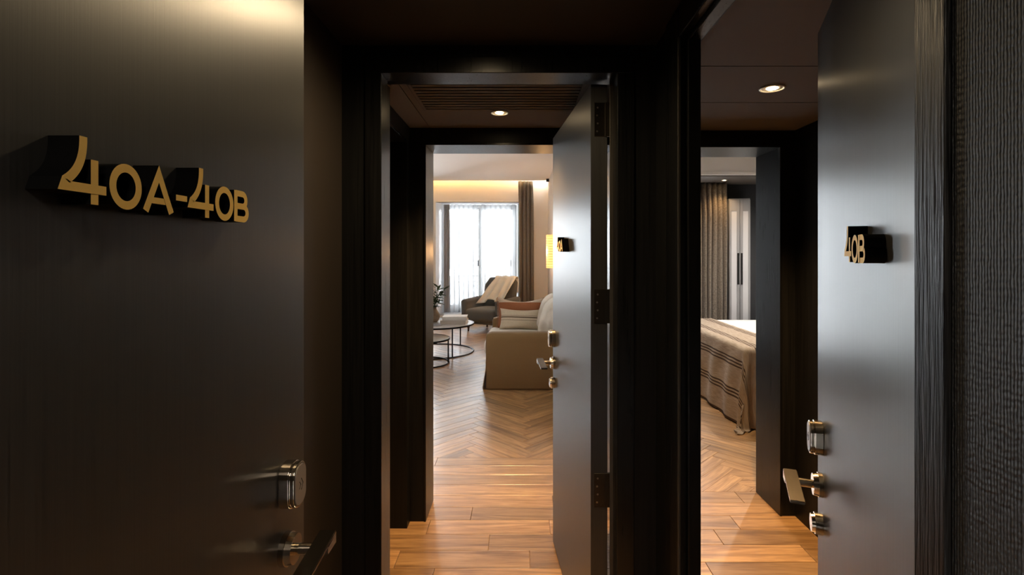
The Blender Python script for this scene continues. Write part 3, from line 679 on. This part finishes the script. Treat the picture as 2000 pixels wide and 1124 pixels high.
# ------------------------------------------------------------------ downlights
def downlight(loc, label, power, col=WARM, r=.036, angle=110, blend=.7, size=.03, grp=None):
    t = empty('ceiling_downlight', loc); tag(t, label, 'downlight', None, grp)
    bm = bmesh.new(); tube(bm, circle(0, 0, -.002, r*1.12, 40), .0045, 8, True); from_bm('trim_ring', bm, M['ring'], t, True)
    lathe('reflector', [(r*.55, -.0015), (r*.62, -.0028), (r*1.05, -.0020), (r*1.1, -.0005)], M['ring'], t, 32); lathe('lens', [(r*.2, -.0050), (r*.50, -.0045), (r*.56, -.0016)], M['lens'], t, 32)
    l = bpy.data.lights.new('downlight_lamp', 'SPOT'); l.energy = power; l.color = col; l.spot_size = math.radians(angle); l.spot_blend = blend; l.shadow_soft_size = size
    o = bpy.data.objects.new('downlight_lamp', l); COL.objects.link(o); o.parent = t; o.location = (0, 0, -.012)
downlight((-.10, 2.545, CE), 'round recessed downlight glowing in the middle passage ceiling', 78)
downlight((1.07, 2.17, CE), 'round recessed downlight glowing behind door 40B', 105, r=.042)
downlight((-.12, 1.355, CE), 'round recessed downlight in the entry ceiling above the opened door', 19, (1, .76, .46), angle=172, blend=1.0, size=.045)
downlight((2.67, 6.68, 2.462), 'tiny downlight in the bulkhead above the bedroom curtains', 8, r=.03)
downlight((1.55, 4.25, 2.80), 'unseen downlight added in the bedroom ceiling to warm the floor inside its opening', 60, (1, .78, .52), angle=120)  # added lamp, fixture out of view, warms the bedroom floor
downlight((2.9, 5.3, 2.80), 'unseen downlight added in the bedroom ceiling to brighten the bed', 110, (1, .92, .82), angle=150)  # added overhead fill for the bedroom, fixture out of view
downlight((0.0, -.75, 2.45), 'unseen corridor downlight added for low fill outside the entry door', 50, (1, .86, .70), angle=150, size=.2)  # added behind the camera as low fill on doors and wallpaper

# cove light and wall lamp of the sitting room
tag(box('cove_light_strip', (-3.9, .55, 10.70, 10.74, 3.165, 3.18), M['cove']), 'warm light strip hidden in the ceiling cove above the window', 'light strip')
sc_ = empty('wall_sconce', (.61, 9.3, 1.245)); tag(sc_, 'tall glowing woven wall sconce above the sofa', 'wall lamp')
box('back_plate', (-.012, 0, -.06, .06, .05, .55), M['ring'], sc_, .002)
bm = bmesh.new(); n = 20
prof = [(-.012-.115*math.sin(math.pi*i/n), .10*math.cos(math.pi*i/n)) for i in range(n+1)]
lo = [bm.verts.new((x, y, 0)) for x, y in prof]; hi = [bm.verts.new((x, y, .60)) for x, y in prof]
for i in range(n): bm.faces.new((lo[i], lo[i+1], hi[i+1], hi[i]))
from_bm('lamp_shade', bm, M['shade'], sc_, True)
for i in range(13):
    bm = bmesh.new(); z = .02+i*.0467
    tube(bm, [(x-.0015, y, z) for x, y in prof], .0035, 5); from_bm('weave_rib', bm, M['vase'], sc_)
l = bpy.data.lights.new('sconce_lamp', 'POINT'); l.energy = 8; l.color = (1, .55, .22); l.shadow_soft_size = .05
o = bpy.data.objects.new('sconce_lamp', l); COL.objects.link(o); o.parent = sc_; o.location = (-.18, 0, .30)
sp_ = box('ceiling_spotlight', (.60-.05, .609, 10.60, 10.67, 3.0, 3.06), M['iron'], None, .006); tag(sp_, 'small black fitting at the ceiling corner near the curtain', 'spotlight')

# ------------------------------------------------------------------ curtains
def curtain(name, x0, x1, y, z0, z1, folds, amp, mat, label, cat='curtain', flare=0., pinch=.35, group=None, seed=0, thick=.002, nu=None, xk=.35):
    nu = nu or folds*12
    def f(u, v):
        ph = u*folds*2*math.pi+seed
        k = pinch+(1-pinch)*min(1, (1-v)*6)                     # v=1 at the top: pinched pleats
        cx = (x0+x1)/2; hw = (x1-x0)/2*(1-flare*v)
        yy = y+amp*k*(math.sin(ph)+.35*math.sin(2.3*ph+1.3+seed)*(1-v))+.006*noise.noise((u*9, v*3, seed))
        xx = cx+(u-.5)*2*hw+xk*amp*math.cos(ph)*k+.02*(1-v)*noise.noise((u*5, v*2, seed+3))
        return (xx, yy, z0+(z1-z0)*v)
    o = grid_mesh(name, f, nu, 26, mat, None, None, thick); tag(o, label, cat, None, group)
    return o
curtain('blackout_curtain', -.05, .29, 10.93, .02, 3.058, 4, .055, M['curtain'], 'heavy taupe curtain hanging beside the sitting room window', flare=.08)
curtain('sheer_curtain', -1.695, -1.565, 11.40, .20, 2.60, 4, .035, M['sheer_grey'], 'bunched grey sheer at the outer edge of the window', nu=60)
curtain('sheer_curtain', -1.56, -.945, 11.42, .20, 2.60, 6, .035, M['sheer'], 'translucent white sheer over the window half nearest the plant', seed=1.3, thick=0, xk=.75, nu=150)
curtain('sheer_curtain', -.865, -.075, 11.42, .20, 2.60, 7, .035, M['sheer'], 'translucent white sheer over the window half behind the armchair', seed=2.1, thick=0, xk=.7, nu=170)
curtain('added_bedroom_sheer', .84, 2.28, 7.02, .26, 2.455, 12, .03, M['sheer_bed'], 'unseen white sheer added to dim daylight from the bedroom window', seed=5, thick=0, xk=.6, nu=160)  # added out of view to tone down the daylight mirrored in door 40B
curtain('bedroom_curtain', 2.30, 2.79, 6.90, .02, 2.46, 7, .05, M['curtain_bed'], 'brown grey pleated curtain behind the bed', flare=.0, seed=.6)

# ------------------------------------------------------------------ sofa
sf = empty('sofa', (0, 0, 0)); tag(sf, 'beige linen loose covered sofa seen from its arm end', 'sofa')
def sofa_arm(y0, y1):
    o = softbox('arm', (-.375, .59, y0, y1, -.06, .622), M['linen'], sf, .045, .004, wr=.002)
    for v in o.data.vertices:
        k = max(0, .16-v.co.z)/.16
        v.co.y += (-1 if v.co.y < (y0+y1)/2 else 1)*.012*min(1, k)**2; v.co.z = max(.004, v.co.z)
    return o
sofa_arm(5.64, 5.82); sofa_arm(7.02, 7.20)
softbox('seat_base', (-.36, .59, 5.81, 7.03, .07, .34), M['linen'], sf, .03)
for y0, y1 in ((5.825, 6.415), (6.425, 7.015)):
    softbox('seat_cushion', (-.405, .33, y0, y1, .335, .50), M['linen_lit'], sf, .06, .012, wr=.004, seed=y0)
    bc_ = softbox('back_cushion', (.215, .43, y0+.01, y1-.01, .505, .94), M['linen_lit'], sf, .09, .03, wr=.016, seed=y0)
    for v in bc_.data.vertices: v.co.x += (v.co.z-.5)*.26
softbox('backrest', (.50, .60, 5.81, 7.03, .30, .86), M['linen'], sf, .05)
def skirt_f(path):
    tot = [0]
    for a, b in zip(path, path[1:]): tot.append(tot[-1]+math.hypot(b[0]-a[0], b[1]-a[1]))
    def f(u, v):
        s = u*tot[-1]; i = max(k for k in range(len(path)-1) if tot[k] <= s+1e-9); t = (s-tot[i])/(tot[i+1]-tot[i])
        a, b = path[i], path[i+1]; nx, ny = (b[1]-a[1]), -(b[0]-a[0]); l_ = math.hypot(nx, ny)
        k = (1-v)*(.022+.010*math.sin(s*14)); return (a[0]+(b[0]-a[0])*t-nx/l_*-k*1, a[1]+(b[1]-a[1])*t-ny/l_*-k, .004+v*.20)
    return f
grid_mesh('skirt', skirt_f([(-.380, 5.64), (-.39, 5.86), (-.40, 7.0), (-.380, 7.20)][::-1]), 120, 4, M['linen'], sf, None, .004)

def pillow(name, loc, wx, hz, th, mat, label, rot, fringe=None, sag=.03):
    root = empty(name, loc); root.rotation_euler = rot; tag(root, label, 'cushion')
    bm = bmesh.new(); n = 18; G = {}
    for side in (1, -1):
        for i in range(n+1):
            for j in range(n+1):
                u, v = 2*i/n-1, 2*j/n-1
                edge = i in (0, n) or j in (0, n)
                if edge and side == -1: continue
                e = (1-abs(u)**2.6)*(1-abs(v)**2.6)
                pu, pv = u*(1-.07*(1-v*v)*abs(u)), v*(1-.09*(1-u*u)*abs(v))
                y = -side*(th/2)*(max(0, e)**.45) + .006*noise.noise((u*3, v*3, side*5))
                z = pv*hz/2-(sag*(1-u*u) if v > 0 else 0)*v
                G[(side, i, j)] = bm.verts.new((pu*wx/2, 0 if edge else y, z))
        for i in range(n):
            for j in range(n):
                q = [G.get((side, a, b)) or G[(1, a, b)] for a, b in ((i, j), (i+1, j), (i+1, j+1), (i, j+1))]
                bm.faces.new(q if side == 1 else q[::-1])
    bmesh.ops.recalc_face_normals(bm, faces=bm.faces[:])
    from_bm('cover', bm, mat, root, True)
    if fringe:
        for sx in (-1, 1):
            bm = bmesh.new()
            for k in range(26):
                z = -hz/2*.95+k*hz*.95/25; x = sx*wx/2*(1-.07*(1-(2*z/hz)**2))
                tube(bm, [(x, 0, z), (x+sx*.014, random.uniform(-.006, .006), z-.006), (x+sx*.022, random.uniform(-.008, .008), z-.018)], .0035, 4)
            o = from_bm('fringe', bm, fringe, root); o['kind'] = 'stuff'
    return root
pillow('throw_pillow', (.015, 6.90, .705), .63, .43, .15, M['rust'], 'rust coloured fringed cushion with a cream top band', (math.radians(-12), 0, math.radians(-3)), M['fringe'], .05)
pillow('lumbar_pillow', (.010, 6.735, .640), .545, .275, .12, M['cream_pillow'], 'cream lumbar cushion with thin brown stripes', (math.radians(-14), math.radians(1.5), math.radians(-2)), None, .01)

# ------------------------------------------------------------------ armchair
ac = empty('armchair', (-.56, 10.10, 0), math.radians(-29)); tag(ac, 'grey wool armchair with rolled arms in front of the window', 'armchair')
# local: faces -Y, width along X
softbox('seat', (-.33, .33, -.44, .30, .20, .44), M['armchair'], ac, .06, .025)
softbox('seat_rail', (-.37, .37, -.40, .38, .15, .26), M['armchair'], ac, .03)
def roll_arm(sx):
    bm = bmesh.new(); n = 14; m_ = 20; rings = []
    for i in range(n+1):
        t = i/n; y = -.40+.76*t; r = .062+.004*t; cz = .555+.035*t; x = sx*(.385+.02*t)
        ring = []
        for k in range(m_):
            a = 2*math.pi*k/m_; px, pz = math.cos(a)*r*1.0, math.sin(a)*r
            if math.sin(a) < -.2: pz = -.26 if math.sin(a) < -.6 else -.12; px = math.copysign(.052, math.cos(a)) if abs(math.cos(a)) > .05 else 0
            sc2 = .9 if i in (0, n) else 1
            ring.append(bm.verts.new((x+px*sc2, y, cz+pz*(sc2 if pz > 0 else 1))))
        rings.append(ring)
    for a, b in zip(rings, rings[1:]):
        for k in range(m_): bm.faces.new((a[k], a[(k+1) % m_], b[(k+1) % m_], b[k]))
    bm.faces.new(rings[0]); bm.faces.new(rings[-1])
    bmesh.ops.recalc_face_normals(bm, faces=bm.faces[:])
    from_bm('arm', bm, M['armchair'], ac, True)
roll_arm(-1); roll_arm(1)
def back_f():
    bm = bmesh.new(); add_box(bm, -.36, .36, .24, .40, .22, 1.02)
    bmesh.ops.subdivide_edges(bm, edges=bm.edges[:], cuts=11, use_grid_fill=True)
    for v in bm.verts:
        x, y, z = v.co; t = (z-.22)/.80
        dx, dy, dz = abs(x)/.36, (y-.32)/.08, max(0, (t-.8)/.2)
        rr = max(0, (dx-.75)/.25)
        v.co.z = z-.10*rr*rr*dz if dz > 0 else z
        v.co.y = .32+(y-.32)*math.sqrt(max(.08, 1-.7*max(rr, dz)**2))+.20*t*t*.7-.05*rr*(t)
        v.co.x = x*(1-.05*dz)
    return bm
from_bm('backrest', back_f(), M['armchair'], ac, True)
for sx, y in ((-.31, -.34), (.31, -.34), (-.29, .30), (.29, .30)):
    lathe('leg', [(.014, 0), (.020, .02), (.016, .05), (.026, .075), (.021, .10), (.030, .155)], M['legwood'], ac, 14, (sx, y, 0))
# throw draped over the back
def throw_f(u, v):
    # v: 0 lower front hem .. 1 lower rear hem, u across; local to the armchair
    x = -.10+u*.46+.03*math.sin(v*4)
    pth = [(.06, .62), (.13, .72), (.21, .86), (.255, .95), (.30, 1.03), (.39, 1.055), (.475, 1.02), (.50, .90), (.50, .72)]
    s = v*(len(pth)-1); i = min(int(s), len(pth)-2); t = s-i
    y = pth[i][0]+(pth[i+1][0]-pth[i][0])*t; z = pth[i][1]+(pth[i+1][1]-pth[i][1])*t
    low = max(0, .45-v)/.45
    x += -.20*low*(1-u)-.05*low
    z -= .10*low*(1-u)*1.0
    y += -.10*low*(1-u)-.020-.045*math.sin(u*21+v*3)*(0.22+low)
    x += .03*math.cos(u*21+v*3)*low; z -= .03*low*math.sin(u*11)
    z += .012*math.sin(u*15+v*3)*.6
    return (x, y, z)
th = grid_mesh('throw_blanket', throw_f, 48, 40, M['throw'], None, None, .006); tag(th, 'cream throw draped over the back of the grey armchair', 'blanket')
th.location = ac.location; th.rotation_euler = ac.rotation_euler

# ------------------------------------------------------------------ coffee tables
def coffee_table(cx, cy, r, h, mat, label, legs):
    t = empty('coffee_table', (cx, cy, 0)); tag(t, label, 'table')
    lathe('table_top', [(r-.012, h-.016), (r-.006, h-.016), (r-.006, h), (r-.012, h+.001)], mat, t, 72)
    bm = bmesh.new()
    N_ = 72; R = [(r-.007, h-.022), (r, h-.022), (r, h+.002), (r-.007, h+.002)]
    rg = [[bm.verts.new((a*math.cos(2*math.pi*i/N_), a*math.sin(2*math.pi*i/N_), z)) for a, z in R] for i in range(N_)]
    for i in range(N_):
        for k in range(4): bm.faces.new((rg[i][k], rg[(i+1) % N_][k], rg[(i+1) % N_][(k+1) % 4], rg[i][(k+1) % 4]))
    bmesh.ops.recalc_face_normals(bm, faces=bm.faces[:]); from_bm('rim', bm, M['iron'], t)
    bm = bmesh.new(); tube(bm, circle(0, 0, .0095, r-.012, 72), .009, 8, True); from_bm('base_ring', bm, M['iron'], t, True)
    for a in legs:
        a = math.radians(a); bm = bmesh.new(); x, y = (r-.014)*math.cos(a), (r-.014)*math.sin(a)
        add_box(bm, x-.009, x+.009, y-.009, y+.009, .008, h-.014); from_bm('leg', bm, M['iron'], t)
coffee_table(-1.33, 7.86, .63, .44, M['stone'], 'larger round coffee table with grey stone top and black ring base', (-54, 54, 126, -126))
coffee_table(-1.36, 7.02, .40, .345, M['tanwood'], 'smaller nesting coffee table with tan top and black ring base', (-4, 86, 176, 266))

def book(x0, x1, y0, y1, z0, z1, mat, label, rz):
    c = ((x0+x1)/2, (y0+y1)/2, z0); hx, hy, h = (x1-x0)/2, (y1-y0)/2, z1-z0
    b = empty('book', c, rz); tag(b, label, 'book')
    boxes('cover', [(-hx, hx, -hy, hy, 0, .004), (-hx, hx, -hy, hy, h-.004, h), (-hx, hx, -hy, -hy+.004, .004, h-.004)], mat, b)
    box('page_block', (-hx+.004, hx-.006, -hy+.004, hy-.006, .004, h-.004), M['page'], b)
book(-1.185, -.80, 7.66, 7.95, .442, .500, M['book2'], 'oatmeal coffee table book at the bottom of the stack', math.radians(-3))
book(-1.165, -.80, 7.67, 7.95, .501, .556, M['book'], 'pale grey coffee table book on top of the stack', math.radians(2))
mg = empty('magazine', (-1.31, 7.55, .442), math.radians(25)); tag(mg, 'grey magazine lying near the edge of the stone coffee table', 'magazine')
box('pages', (-.14, .14, -.10, .10, .0005, .007), M['page'], mg, .001); box('cover', (-.142, .142, -.102, .102, .007, .009), M['magazine'], mg)
vz = empty('vase', (-1.335, 7.95, .442)); tag(vz, 'brown clay vase with leafy green branches on the coffee table', 'vase')
lathe('vase_body', [(.055, 0), (.085, .04), (.097, .085), (.088, .13), (.058, .18), (.042, .21), (.047, .235), (.040, .236), (.034, .21)], M['vase'], vz, 32)
def leaf_mesh():
    bm = bmesh.new(); Lf, Wf = .085, .042; top = []
    rows = [(0, .1), (.25, .8), (.5, 1), (.75, .72), (1, .05)]
    V = [[bm.verts.new((t*Lf, s*Wf/2*wv, .006*abs(s)-.02*t*t)) for s in (-1, 0, 1)] for t, wv in rows]
    for a, b in zip(V, V[1:]):
        for k in range(2): bm.faces.new((a[k], b[k], b[k+1], a[k+1]))
    me = bpy.data.meshes.new('leaf'); bm.to_mesh(me); bm.free(); me.materials.append(M['leaf'])
    for p in me.polygons: p.use_smooth = True
    return me
lm = leaf_mesh(); rnd = random.Random(5)
for bi, (dx, dy, top) in enumerate([(.17, .0, .52), (.10, -.04, .47), (.02, .05, .56), (-.10, .0, .50), (.14, .06, .42), (-.03, -.09, .46), (.06, .02, .52), (-.16, .05, .45), (.05, -.08, .38)]):
    pts = [(dx*.05, dy*.05, .12), (dx*.25, dy*.25, .24), (dx*.65, dy*.65, .24+(top-.24)*.55), (dx, dy, top)]
    bm = bmesh.new(); tube(bm, pts, [.004, .0035, .003, .002], 5); br = from_bm('branch', bm, M['stem'], vz)
    for k in range(9):
        t = .35+.65*k/8; s = t*3; i = min(2, int(s)); q = s-i
        p = Vector(pts[i]).lerp(Vector(pts[i+1]), q)
        o = bpy.data.objects.new('leaf', lm); COL.objects.link(o); o.parent = br; o.location = p
        o.rotation_euler = (rnd.uniform(-.5, .5), rnd.uniform(-1.1, .1), rnd.uniform(0, 6.28)); sc1 = rnd.uniform(.95, 1.45); o.scale = (sc1, sc1, sc1)

# ------------------------------------------------------------------ bed
bd = empty('bed', (0, 0, 0)); tag(bd, 'double bed with white linen and taupe base', 'bed')
BT = .675
softbox('bed_base', (2.02, 3.80, 4.46, 6.44, .04, .34), M['bedbase'], bd, .03)
softbox('mattress', (1.985, 3.83, 4.43, 6.46, .33, .64), M['sheet'], bd, .06)
softbox('duvet', (2.0, 3.82, 4.44, 6.46, .60, BT), M['sheet'], bd, .035, .012, wr=.006)
box('plinth', (2.1, 3.7, 4.55, 6.35, 0, .04), M['black'], bd)
EX, EY = 1.965, 4.41     # edge lines of the drape
def drape(u, v):
    a = u*1.14; b = v*2.72           # across from the inner edge, along from the far end towards the foot
    a0, b0 = 2.40-EX, 6.42-EY
    da, db = max(0, a-a0), max(0, b-b0)
    rr = .045
    if da == 0 and db == 0:
        z = BT+.016; x = 2.40-a; y = 6.42-b
    else:
        r = math.hypot(da, db); cx, cy = (-da/r, -db/r)
        bx, by = 2.40-min(a, a0), 6.42-min(b, b0)
        corner = min(da, db)
        if r < rr*1.57: th_ = r/rr; out = rr*math.sin(th_); dn = rr*(1-math.cos(th_))
        else: out = rr+.05*(r-rr*1.57); dn = rr+(r-rr*1.57)
        out += .12*corner
        z = BT+.016-dn
        if z < .012: out += (.012-z)*.30; z = .012+.004*math.sin(a*30)
        fold = .014*math.sin((b if da > db else a)*17)*min(1, dn*2.5)
        x = bx+cx*out+(fold if da > db else 0); y = by+cy*out+(fold if db >= da else 0)
    z += .004*noise.noise((a*8, b*8, 0))
    x += .010*noise.noise((a*5, b*5, 3)); y += .010*noise.noise((a*5, b*5, 7))
    return (x, y, z)
tw = grid_mesh('bed_throw', drape, 90, 150, M['stripes'], None, lambda u, v: (u*1.14+.245, v*2.72), .006)
tag(tw, 'striped woven throw hanging over the side of the bed to the floor', 'blanket')

# wardrobe with tall dark pulls in the bedroom corner
wd_ = empty('wardrobe', (2.80, 6.84, 0), math.radians(-9)); tag(wd_, 'tall grey wardrobe with window reflection painted pale on its panels and long dark pulls beside the curtain', 'wardrobe')
box('carcass', (.0, .27, .025, .20, 0, 2.24), M['wardrobe_frame'], wd_, .003)
for x0, x1, hx in ((.003, .132, .112), (.137, .267, .157)):
    d_ = boxes('wardrobe_door', [(x0, x0+.026, 0, .022, .02, 2.22), (x1-.036, x1, 0, .022, .02, 2.22), (x0+.026, x1-.036, 0, .022, 2.07, 2.22), (x0+.026, x1-.036, 0, .022, .02, .14)] if hx < .13 else
               [(x0, x0+.036, 0, .022, .02, 2.22), (x1-.026, x1, 0, .022, .02, 2.22), (x0+.036, x1-.026, 0, .022, 2.07, 2.22), (x0+.036, x1-.026, 0, .022, .02, .14)], M['wardrobe_frame'], wd_, .002)
    box('inset_panel', (x0+.026, x1-.036, .006, .018, .14, 2.07) if hx < .13 else (x0+.036, x1-.026, .006, .018, .14, 2.07), M['wardrobe'], d_)
    box('pull_handle', (hx-.010, hx+.010, -.014, .001, 1.09, 1.51), M['iron'], d_, .002)
